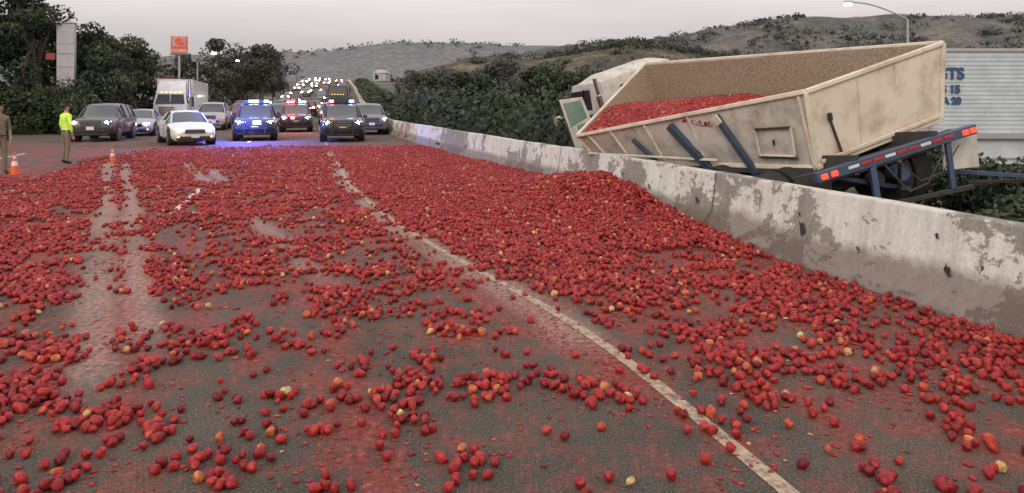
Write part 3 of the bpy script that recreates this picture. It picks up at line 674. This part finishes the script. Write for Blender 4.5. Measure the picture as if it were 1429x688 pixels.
def tree(name,x,y,h,r,ncl=26,per=260,size=.2,m=lf1,z0=None,crownlow=.3):
    z0=float(zr(y))-.2 if z0 is None else z0; b=MB(); cs=[];rs_=[]
    for i in range(ncl):
        t=random.random(); a=random.random()*6.283; zz=h*(crownlow+(1-crownlow)*t*.95); rr_=r*math.sin(math.pi*(.18+.75*t))**.7*random.uniform(.35,1)
        cs.append((x+math.cos(a)*rr_,y+math.sin(a)*rr_,z0+zz)); rs_.append(r*random.uniform(.22,.42))
    pts=[(x,y,z0),(x+.1*r,y,z0+h*.3),(x-.05*r,y,z0+h*.6),(x,y,z0+h*.9)]; b.tube(pts,[h*.035,h*.028,h*.018,h*.006],0,10)
    for c in cs[::2]:
        zs=z0+h*random.uniform(.2,.6); s=V3((x,y,zs)); e=V3(c); md=s.lerp(e,.5)+V3((0,0,.15*r)); b.tube([s,md,e],[h*.014,h*.009,h*.003],0,6)
    o=b.build(name,[bark],smooth=60)
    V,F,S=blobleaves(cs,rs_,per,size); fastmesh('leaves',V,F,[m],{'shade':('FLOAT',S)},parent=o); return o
for (x,y,h,r_) in((-33,46.5,11,4),(-29.3,46,9.6,2.9),(-36.5,44,11,4),(-25.9,47.5,5.4,2.4),(-30,53,7,2.8),(-30.5,60,7,2.8),(-34,54,9,3),(-27.2,49.5,7.2,2.3),(-35,62,7.5,3)):
    tree('oak_tree',x,y,h,r_,34,280,.24,crownlow=.1)
for (x,y,h,r_) in((-42,108,10,4),(-37.5,112,9.5,3.4),(-46,104,8,3.6),(-45,125,9,4),(-52,98,7.5,4),(-41,94,6.5,2.3),(-43,135,9,4),(-50,150,9,4),(-55,165,9,4)):
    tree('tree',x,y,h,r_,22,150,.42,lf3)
for (x,y,h,r_) in((-3.6,62,4.6,2.4),(2.6,60,4.9,2.6),(4.8,50,4.2,2.2),(-6.5,74,5.4,2.8),(-1.5,80,6.6,3.0),(6.5,80,5.6,2.8),(-9.0,88,5.4,2.6),(11,84,5.6,3),(-13,104,5.8,3),(13,58,4.6,2.6)):
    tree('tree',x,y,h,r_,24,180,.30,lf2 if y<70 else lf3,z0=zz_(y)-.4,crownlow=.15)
def shrubmass(name,cs,rs_,per,size,m):
    V,F,S=blobleaves(cs,rs_,per,size); return fastmesh(name,V,F,[m],{'shade':('FLOAT',S)})
cs=[];rs_=[]
for i in range(80):
    x=random.uniform(-42,-24.8); y=44.5+(x+32)*-.25+random.uniform(-.8,2); cs.append((x,y,random.uniform(.4,2.6))); rs_.append(random.uniform(.8,1.4))
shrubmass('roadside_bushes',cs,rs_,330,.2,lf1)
cs=[];rs_=[]
for i in range(130):
    y=random.uniform(58,200); x=float(xb(y))-random.uniform(19.5,28); cs.append((x,y,zz_(y)+random.uniform(.5,2.8+y*.012))); rs_.append(random.uniform(1.2,2.2))
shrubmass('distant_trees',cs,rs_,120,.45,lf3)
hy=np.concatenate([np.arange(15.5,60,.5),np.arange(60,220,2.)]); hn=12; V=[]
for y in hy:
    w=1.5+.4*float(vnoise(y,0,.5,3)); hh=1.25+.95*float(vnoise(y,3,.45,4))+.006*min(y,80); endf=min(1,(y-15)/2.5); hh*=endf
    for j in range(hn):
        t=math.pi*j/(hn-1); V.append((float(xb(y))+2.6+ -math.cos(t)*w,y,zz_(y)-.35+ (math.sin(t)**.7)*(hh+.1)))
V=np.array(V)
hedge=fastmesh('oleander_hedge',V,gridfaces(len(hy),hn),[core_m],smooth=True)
idx=rng.integers(0,len(V),52000); pj=V[idx]+rng.normal(0,.24,(52000,3)); keep=(pj[:,1]<90)|(rng.random(52000)<.6); pj=pj[keep]
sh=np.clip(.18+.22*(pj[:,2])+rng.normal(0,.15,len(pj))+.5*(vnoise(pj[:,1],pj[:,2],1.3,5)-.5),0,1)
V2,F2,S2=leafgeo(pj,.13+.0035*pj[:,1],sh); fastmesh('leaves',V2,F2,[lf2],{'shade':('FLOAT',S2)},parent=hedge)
def bush(x,y,r_,per=700,size=.11,z=.0): shrubmass('oleander_bush',[(x+random.uniform(-.4,.4)*r_,y+random.uniform(-.4,.4)*r_,z+random.uniform(.0,.6)*r_) for _ in range(5)],[r_*random.uniform(.5,.75) for _ in range(5)],per,size,lf2)
for x,y,r_ in((6.3,8.9,.6),(7.2,9.6,.8),(5.6,8.6,.5),(8.4,9.6,.9),(7.6,12.5,.9),(9.4,12.8,1.1),(11.0,14,1.2),(8.6,17,1.2),(6.8,19,1.4),(5.3,21.5,1.5),(4.6,24,1.7),(7.5,24,1.6)): bush(x,y,r_)
cs=[];rs_=[]
for i in range(150):
    y=random.uniform(70,140); u=random.uniform(-.16,.30); x=u*y; 
    if x<float(xb(y))+7: continue
    prof_=np.interp(u,[-.16,-.1,-.05,0,.05,.1,.2,.3],[2,3,4.5,3.5,4,3,3,3]); t=random.random()**.7
    cs.append((x,y,zz_(y)+t*prof_*y/90)); rs_.append(random.uniform(1.2,2.3))
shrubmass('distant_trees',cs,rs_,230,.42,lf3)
# ---------------------------------------------------------------- HILLS
def hillmat(name,ca,cb_,cc_,sc,sc2=None):
    m,nt,b=newmat(name); n=noise_node(nt,sc,12,.75); r=ramp(nt,n.outputs['Fac'],[(.40,ca),(.5,cb_),(.60,cc_)])
    n2=noise_node(nt,sc*7,8,.8); r2=ramp(nt,n2.outputs['Fac'],[(.42,(.70,.72,.71)),(.55,(1.06,1.05,1.04))])
    nt.links.new(mul(nt,r.outputs[0],r2.outputs[0]),b.inputs['Base Color']); b.inputs['Roughness'].default_value=1; b.inputs['Specular IOR Level'].default_value=0; return m
def hill(name,y0,pts,m,depth,sc,amp,trees=0,tm=None,tsize=2,seed=1,thr=.46):
    px=[p[0] for p in pts]; pz=[p[1] for p in pts]; xs=np.linspace(px[0],px[-1],260); vs=np.linspace(-1.1,1.3,60)
    A,B=np.meshgrid(vs,xs,indexing='ij'); ridge=np.interp(B,px,pz); prf=np.cos(np.clip(A,-1,1)*math.pi/2)**.9
    Yh=y0+A*depth
    rav=np.abs(fbm(B+.3*Yh,Yh*.35,sc*1.6,seed+3,4)-.5)*2
    Zh=ridge*prf+amp*(fbm(B,Yh,sc,seed,5)-.5)*2*(prf>.02)*np.minimum(1,.35+(1-prf))-(1-rav)*amp*.9*np.sin(np.pi*np.clip(prf,0,1))
    Zh=np.where(np.abs(A)>1,-3,Zh)
    o=fastmesh(name,np.stack([B,Yh,Zh],-1).reshape(-1,3),gridfaces(*A.shape)[:,::-1],[m],smooth=True)
    if trees:
        vi=np.where((A>-.95)&(A<.12)&(fbm(B,Yh,sc*1.6,seed+9,4)>thr)); k_=rng.integers(0,len(vi[0]),trees); a=vi[0][k_];c=vi[1][k_]
        jx=rng.normal(0,(px[-1]-px[0])/260*.7,trees); jy=rng.normal(0,depth/60,trees)
        C0=np.stack([B[a,c]+jx,Yh[a,c]+jy,Zh[a,c]+tsize*.1],1)
        V,F,S=blobleaves(C0,np.full(trees,tsize)*rng.uniform(.4,1.3,trees)**1.3,26,tsize*.5,flat=.8); fastmesh('hillside_trees',V,F,[tm],{'shade':('FLOAT',S)},parent=o)
hz1=hillmat('far_hill_haze',(.175,.18,.20),(.19,.19,.205),(.21,.205,.21),.012)  # hill colours carry painted haze: paler and greyer base tones
hz2=hillmat('ridge_scrub_haze',(.105,.11,.112),(.145,.14,.133),(.20,.178,.155),.022)
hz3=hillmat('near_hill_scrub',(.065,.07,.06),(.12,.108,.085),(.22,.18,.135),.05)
lfA=leafmat('far_trees_haze',(.135,.145,.155),(.15,.155,.16),(.165,.168,.17))  # hillside trees paled too, haze put into their leaf colours
lfB=leafmat('ridge_trees_haze',(.070,.077,.076),(.088,.094,.09),(.108,.110,.102))
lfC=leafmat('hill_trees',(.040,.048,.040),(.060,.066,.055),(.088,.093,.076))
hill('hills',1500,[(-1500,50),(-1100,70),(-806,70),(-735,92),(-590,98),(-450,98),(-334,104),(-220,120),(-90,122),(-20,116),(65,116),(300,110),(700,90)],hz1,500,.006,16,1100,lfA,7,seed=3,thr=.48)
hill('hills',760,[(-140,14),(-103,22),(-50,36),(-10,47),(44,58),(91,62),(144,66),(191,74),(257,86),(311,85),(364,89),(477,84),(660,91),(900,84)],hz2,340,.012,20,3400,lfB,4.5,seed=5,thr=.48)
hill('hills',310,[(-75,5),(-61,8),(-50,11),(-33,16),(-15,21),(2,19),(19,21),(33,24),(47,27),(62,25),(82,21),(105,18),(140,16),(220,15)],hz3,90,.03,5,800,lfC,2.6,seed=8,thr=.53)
# ---------------------------------------------------------------- BUILDINGS / SIGNS
wall_m=M('stucco_wall',(.5,.47,.42),(.42,.4,.36),scale=1,rough=.9); roof_m=M('roof_tile',(.22,.08,.05),(.15,.06,.04),scale=4,rough=.8); roof_g=M('grey_roof',(.4,.4,.4),(.3,.3,.3),scale=1,rough=.8)
sign_w=M('sign_white',(.46,.45,.42),(.34,.33,.31),scale=1,rough=.6); sign_r=E('sign_red_panel',(.6,.06,.03),.3); sign_r2=M('faded_red_panel',(.35,.06,.04),(.25,.05,.04),scale=3)
b=MB()
b.box((0,0,3.3),(.95,.5,6.6),0); b.box((0,-.26,5.8),(.8,.03,.9),0)
for i in range(5): b.box((0,-.27,1.6+i*.8),(.8,.03,.05),2)
b.box((-.8,-.1,4.6),(.5,.3,.4),1); b.box((0,0,6.65),(1.05,.6,.1),2)
b.build('pylon_sign',[sign_w,sign_r2,m_silver],loc=(-27.0,45.6,0),rz=.3,bev=.02)
b=MB(); b.cyl((0,0,0),(0,0,7.3),.16,.13,0,12); b.box((0,0,8.4),(1.85,.35,2.1),1); b.box((0,-.19,8.8),(1.5,.05,1.1),3)
b.cyl((-.05,-.22,8.85),(-.05,-.26,8.85),.42,mi=1,n=20); b.box((0,-.2,7.72),(1.7,.05,.4),3); b.box((0,0,7.28),(2.0,.4,.12),4); b.box((.3,-.28,8.6),(.5,.04,.25),1)
b.build('restaurant_sign',[m_silver,sign_r,sign_r,sign_w,m_grey],loc=(-39.8,90,zz_(90)),rz=.25,bev=.02)
def building(name,loc,rz,w,d,h,rm):
    b=MB(); b.box((0,0,h/2),(w,d,h),0); b.pr(-w/2-.3,w/2+.3,-w/2+1,w/2-1,-d/2-.3,-d/2+1.5,d/2+.3,d/2-1.5,h,h+1.0,1)
    n=int(w/2.4)
    for i in range(n):
        x=-w/2+1.2+i*2.4; b.box((x,-d/2-.01,h*.5),(1.4,.08,1.3),2); b.box((x,-d/2-.05,h*.5-.7),(1.6,.12,.08),3)
    b.box((w*.1,-d/2-.03,1.05),(1.1,.1,2.1),3); b.box((0,-d/2-.06,h-.3),(w*.5,.1,.4),4)
    return b.build(name,[wall_m,rm,m_glass,sign_w,sign_w],loc=loc,rz=rz,smooth=0,bev=.02)
building('restaurant_building',(-38,74,zz_(74)-.1),.25,12,9,3.2,roof_m)
building('white_building',(7.0,100,zz_(100)+1.2),-.1,6,5,2.4,roof_g); building('white_building',(-36,208,zz_(205)+2.0),-.1,3.4,5,2.2,roof_g)
lamp_m=E('lamp_lit',(1,.82,.55),40)
def slamp(x,y,h,arm,z0=None):
    z0=zz_(y)-.2 if z0 is None else z0; b=MB(); b.cyl((0,0,0),(0,0,.5),.16,.14,0,12); b.tube([(0,0,.5),(0,0,h*.85),(0,0,h)],[.1,.075,.065],0,10)
    pts=[V3((0,0,h))]; 
    for i in range(1,9):
        t=i/8; pts.append(V3((-arm*t,0,h+1.15*math.sin(t*math.pi/2))))
    b.tube(pts,[.05]*9,0,8); e=pts[-1]; b.pr(e.x-.55,e.x+.1,e.x-.5,e.x+.05,-.14,-.1,.14,.1,e.z-.08,e.z+.1,0); b.pr(e.x-.5,e.x-.05,e.x-.5,e.x-.05,-.13,-.11,.13,.11,e.z-.2,e.z-.084,1)
    return b.build('street_lamp',[m_silver,lamp_m],loc=(x,y,z0),smooth=40)
slamp(26.3,50,7.55,3.7)
for (x,y) in ((-45,118),(-50.5,150),(-37,88.5),(-62,190)): slamp(x,y,6.5,-2.2)
m_or=M('cone_orange',(.75,.12,.02),(.6,.1,.02),rough=.5)
for (x,y) in ((-12.3,18.6),(-12.0,22.6)):
    b=MB(); b.box((0,0,.02),(.36,.36,.04),0); b.cyl((0,0,.04),(0,0,.28),.14,.095,0,20); b.cyl((0,0,.28),(0,0,.42),.096,.068,1,20); b.cyl((0,0,.42),(0,0,.5),.068,.05,0,20); b.cyl((0,0,.5),(0,0,.58),.05,.036,1,20); b.cyl((0,0,.58),(0,0,.7),.036,.02,0,20)
    o=b.build('traffic_cone',[m_or,m_wht],loc=(x,y,0),smooth=30); o.scale=(.65,.65,.65) if y>20 else (.8,.8,.8)
# ---------------------------------------------------------------- PEOPLE
skin_m=M('skin',(.42,.24,.17),(.36,.2,.14),scale=5,rough=.6); vest_m=E('hi_vis_vest_glow',(.55,.85,.05),.12); khaki=M('khaki_cloth',(.22,.185,.125),(.16,.13,.09),scale=9,rough=.9)  # vest emits faintly, a glow added to brighten the cloth
boot=M('boot_leather',(.02,.018,.016),rough=.6); hair_m=M('hair',(.03,.02,.015),rough=.8); refl=M('reflective_band',(.7,.72,.7),rough=.3)
def skinned(verts,edges,radii,root=0,sub=2):
    me=bpy.data.meshes.new('sk'); me.from_pydata(verts,edges,[]); o=bpy.data.objects.new('sk',me); scene.collection.objects.link(o)
    o.modifiers.new('s','SKIN'); 
    for i,r_ in enumerate(radii):
        sv_=me.skin_vertices[0].data[i]; sv_.radius=r_ if isinstance(r_,tuple) else (r_,r_); sv_.use_root=(i==root)
    s=o.modifiers.new('u','SUBSURF'); s.levels=sub; s.render_levels=sub
    dg=bpy.context.evaluated_depsgraph_get(); dg.update(); ev=o.evaluated_get(dg); m=bpy.data.meshes.new_from_object(ev); bpy.data.objects.remove(o); return m
def person(name,loc,yaw,top,bottom,vest=True,cap=True):
    J=[(0,0,.95),(0,.0,1.12),(0,.01,1.30),(0,.01,1.43),(0,.0,1.50),(0,-.01,1.56),(0,-.02,1.64),(0,-.01,1.71),
       (.17,.01,1.41),(.235,.03,1.14),(.22,-.10,.92),(-.17,.01,1.41),(-.27,.03,1.15),(-.25,-.03,.90),
       (.095,0,.88),(.12,-.03,.5),(.14,.02,.10),(.15,-.13,.05),(-.095,0,.88),(-.10,0,.5),(-.11,.06,.10),(-.12,-.09,.05),(.20,-.15,.86),(-.245,-.06,.83)]
    Rr_=[(.16,.115),(.145,.105),(.165,.12),(.13,.10),.06,.056,.082,.085,.068,.047,.032,.068,.047,.032,.095,.062,.045,.042,.095,.062,.045,.042,.03,.03]
    Ed=[(0,1),(1,2),(2,3),(3,4),(4,5),(5,6),(6,7),(3,8),(8,9),(9,10),(3,11),(11,12),(12,13),(0,14),(14,15),(15,16),(16,17),(0,18),(18,19),(19,20),(20,21),(10,22),(13,23)]
    me=skinned(J,Ed,Rr_); me.name=name
    for m in(top,bottom,boot,skin_m,hair_m,refl): me.materials.append(m)
    for p in me.polygons:
        x,y,z=p.center; p.use_smooth=True; a=abs(x)>.195
        if z<.13: mi=2
        elif z<.96 and not (a and .75<z<.935 and y<.2): mi=1
        elif z<.935 and a: mi=3
        elif z<1.49:
            mi=0
            if vest and (1.07<z<1.12 or 1.24<z<1.28) and not a: mi=5
        elif z<1.67: mi=4 if (y>.03) and z>1.58 else 3
        else: mi=4
        p.material_index=mi
    o=bpy.data.objects.new(name,me); scene.collection.objects.link(o); o.location=loc; o.rotation_euler=(0,0,yaw)
    b=MB()
    b.hexa([(-.012,-.10,1.615),(.012,-.10,1.615),(.012,-.08,1.615),(-.012,-.08,1.615)],[(-.006,-.095,1.655),(.006,-.095,1.655),(.006,-.08,1.655),(-.006,-.08,1.655)],0)
    for s in(-1,1): b.cyl((s*.03,-.088,1.652),(s*.03,-.096,1.652),.010,mi=1,n=10); b.box((s*.083,-.01,1.64),(.016,.035,.055),0)
    b.box((0,-.094,1.59),(.045,.008,.01),2)
    if cap: b.cyl((0,-.01,1.69),(0,-.01,1.755),.092,.075,1,20); b.box((0,-.11,1.695),(.14,.09,.014),1)
    b.build('face_and_cap',[skin_m,hair_m,m_redp],parent=o,smooth=40)
    b=MB(); b.cyl((0,0,.965),(0,0,1.0),.168,.163,0,24); b.box((.17,0,.92),(.05,.12,.14),0); b.box((-.16,-.03,.96),(.05,.07,.1),0)
    bo=b.build('duty_belt',[m_black],parent=o); bo.scale=(1,.78,1)
    for s,(wx,wy,wz) in((1,(.20,-.15,.86)),(-1,(-.245,-.06,.83))):
        for i,(dx,ln_) in enumerate(((-.022,.075),(-.007,.085),(.008,.08),(.022,.062))):
            fm=skinned([(wx,wy+dx*.3,wz),(wx+dx*.3,wy+dx,wz-.045),(wx+dx*.3,wy+dx-.008,wz-.045-ln_*.5),(wx+dx*.3,wy+dx-.025,wz-.045-ln_*.9)],[(0,1),(1,2),(2,3)],[.012,.010,.009,.007],sub=1)
            fm.materials.append(skin_m); fo=bpy.data.objects.new('finger_%d'%(i+1),fm); scene.collection.objects.link(fo); fo.parent=o
        fm=skinned([(wx,wy,wz+.01),(wx-.01*s,wy-.035,wz-.02),(wx-.012*s,wy-.05,wz-.055)],[(0,1),(1,2)],[.012,.011,.009],sub=1)
        fm.materials.append(skin_m); fo=bpy.data.objects.new('thumb',fm); scene.collection.objects.link(fo); fo.parent=o
    return o
person('police_officer',(-12.8,21.6,0),2.6,vest_m,khaki,True,True)
person('police_officer',(-12.55,18.4,0),.9,khaki,khaki,False,False)

# ---------------------------------------------------------------- LIGHT
w=bpy.data.worlds.new('World'); scene.world=w; w.use_nodes=True; nt=w.node_tree; bg=nt.nodes['Background']
sky=nd(nt,'ShaderNodeTexSky',sky_type='NISHITA'); sky.sun_disc=False; sky.sun_elevation=R(14); sky.sun_rotation=R(160); sky.dust_density=3; sky.air_density=1
tc=nd(nt,'ShaderNodeTexCoord'); sx=nd(nt,'ShaderNodeSeparateXYZ'); nt.links.new(tc.outputs['Generated'],sx.inputs[0])
hz=ramp(nt,sx.outputs['Z'],[(0,(.38,.355,.36)),(.05,(.46,.43,.435)),(.13,(.74,.68,.675)),(.5,(1,.98,.96)),(1,(1,.98,.97))])
nn=nd(nt,'ShaderNodeTexNoise'); nn.inputs['Scale'].default_value=3; nn.inputs['Detail'].default_value=6
mp=nd(nt,'ShaderNodeMapping'); mp.inputs['Scale'].default_value=(1,1,6); nt.links.new(tc.outputs['Generated'],mp.inputs[0]); nt.links.new(mp.outputs[0],nn.inputs['Vector'])
cr_=ramp(nt,nn.outputs['Fac'],[(.3,(.90,.90,.92)),(.7,(1.1,1.07,1.06))])
ml=mul(nt,hz.outputs[0],cr_.outputs[0])
sc=nd(nt,'ShaderNodeVectorMath',operation='SCALE'); sc.inputs['Scale'].default_value=11; nt.links.new(ml,sc.inputs[0])
mx=mixc(nt,.90,sky.outputs[0],sc.outputs[0]); nt.links.new(mx,bg.inputs[0]); bg.inputs[1].default_value=.108
sl=bpy.data.lights.new('sun','SUN'); sl.energy=1.3; sl.angle=R(22); sl.color=(1,.87,.72); so=bpy.data.objects.new('sun',sl); scene.collection.objects.link(so); so.rotation_euler=(R(60),0,R(-20))
for (x,y,z,c,e) in((-12.3,34.4,1.9,(.10,.14,1),2400),(-13.5,46,2.3,(1,.1,.12),700)):
    l=bpy.data.lights.new('beacon_light','POINT'); l.energy=e; l.color=c; l.shadow_soft_size=.15; lo=bpy.data.objects.new('beacon_light',l); scene.collection.objects.link(lo); lo.location=(x,y,z)
cam=bpy.data.cameras.new('camera'); co=bpy.data.objects.new('camera',cam); scene.collection.objects.link(co); co.location=(0,0,1.75); co.rotation_euler=(R(90),0,0)
cam.sensor_width=36; cam.lens=26.45; cam.shift_y=-.1393; cam.clip_end=6000; scene.camera=co
scene.view_settings.view_transform='Standard'; scene.view_settings.look='None'; scene.view_settings.exposure=0
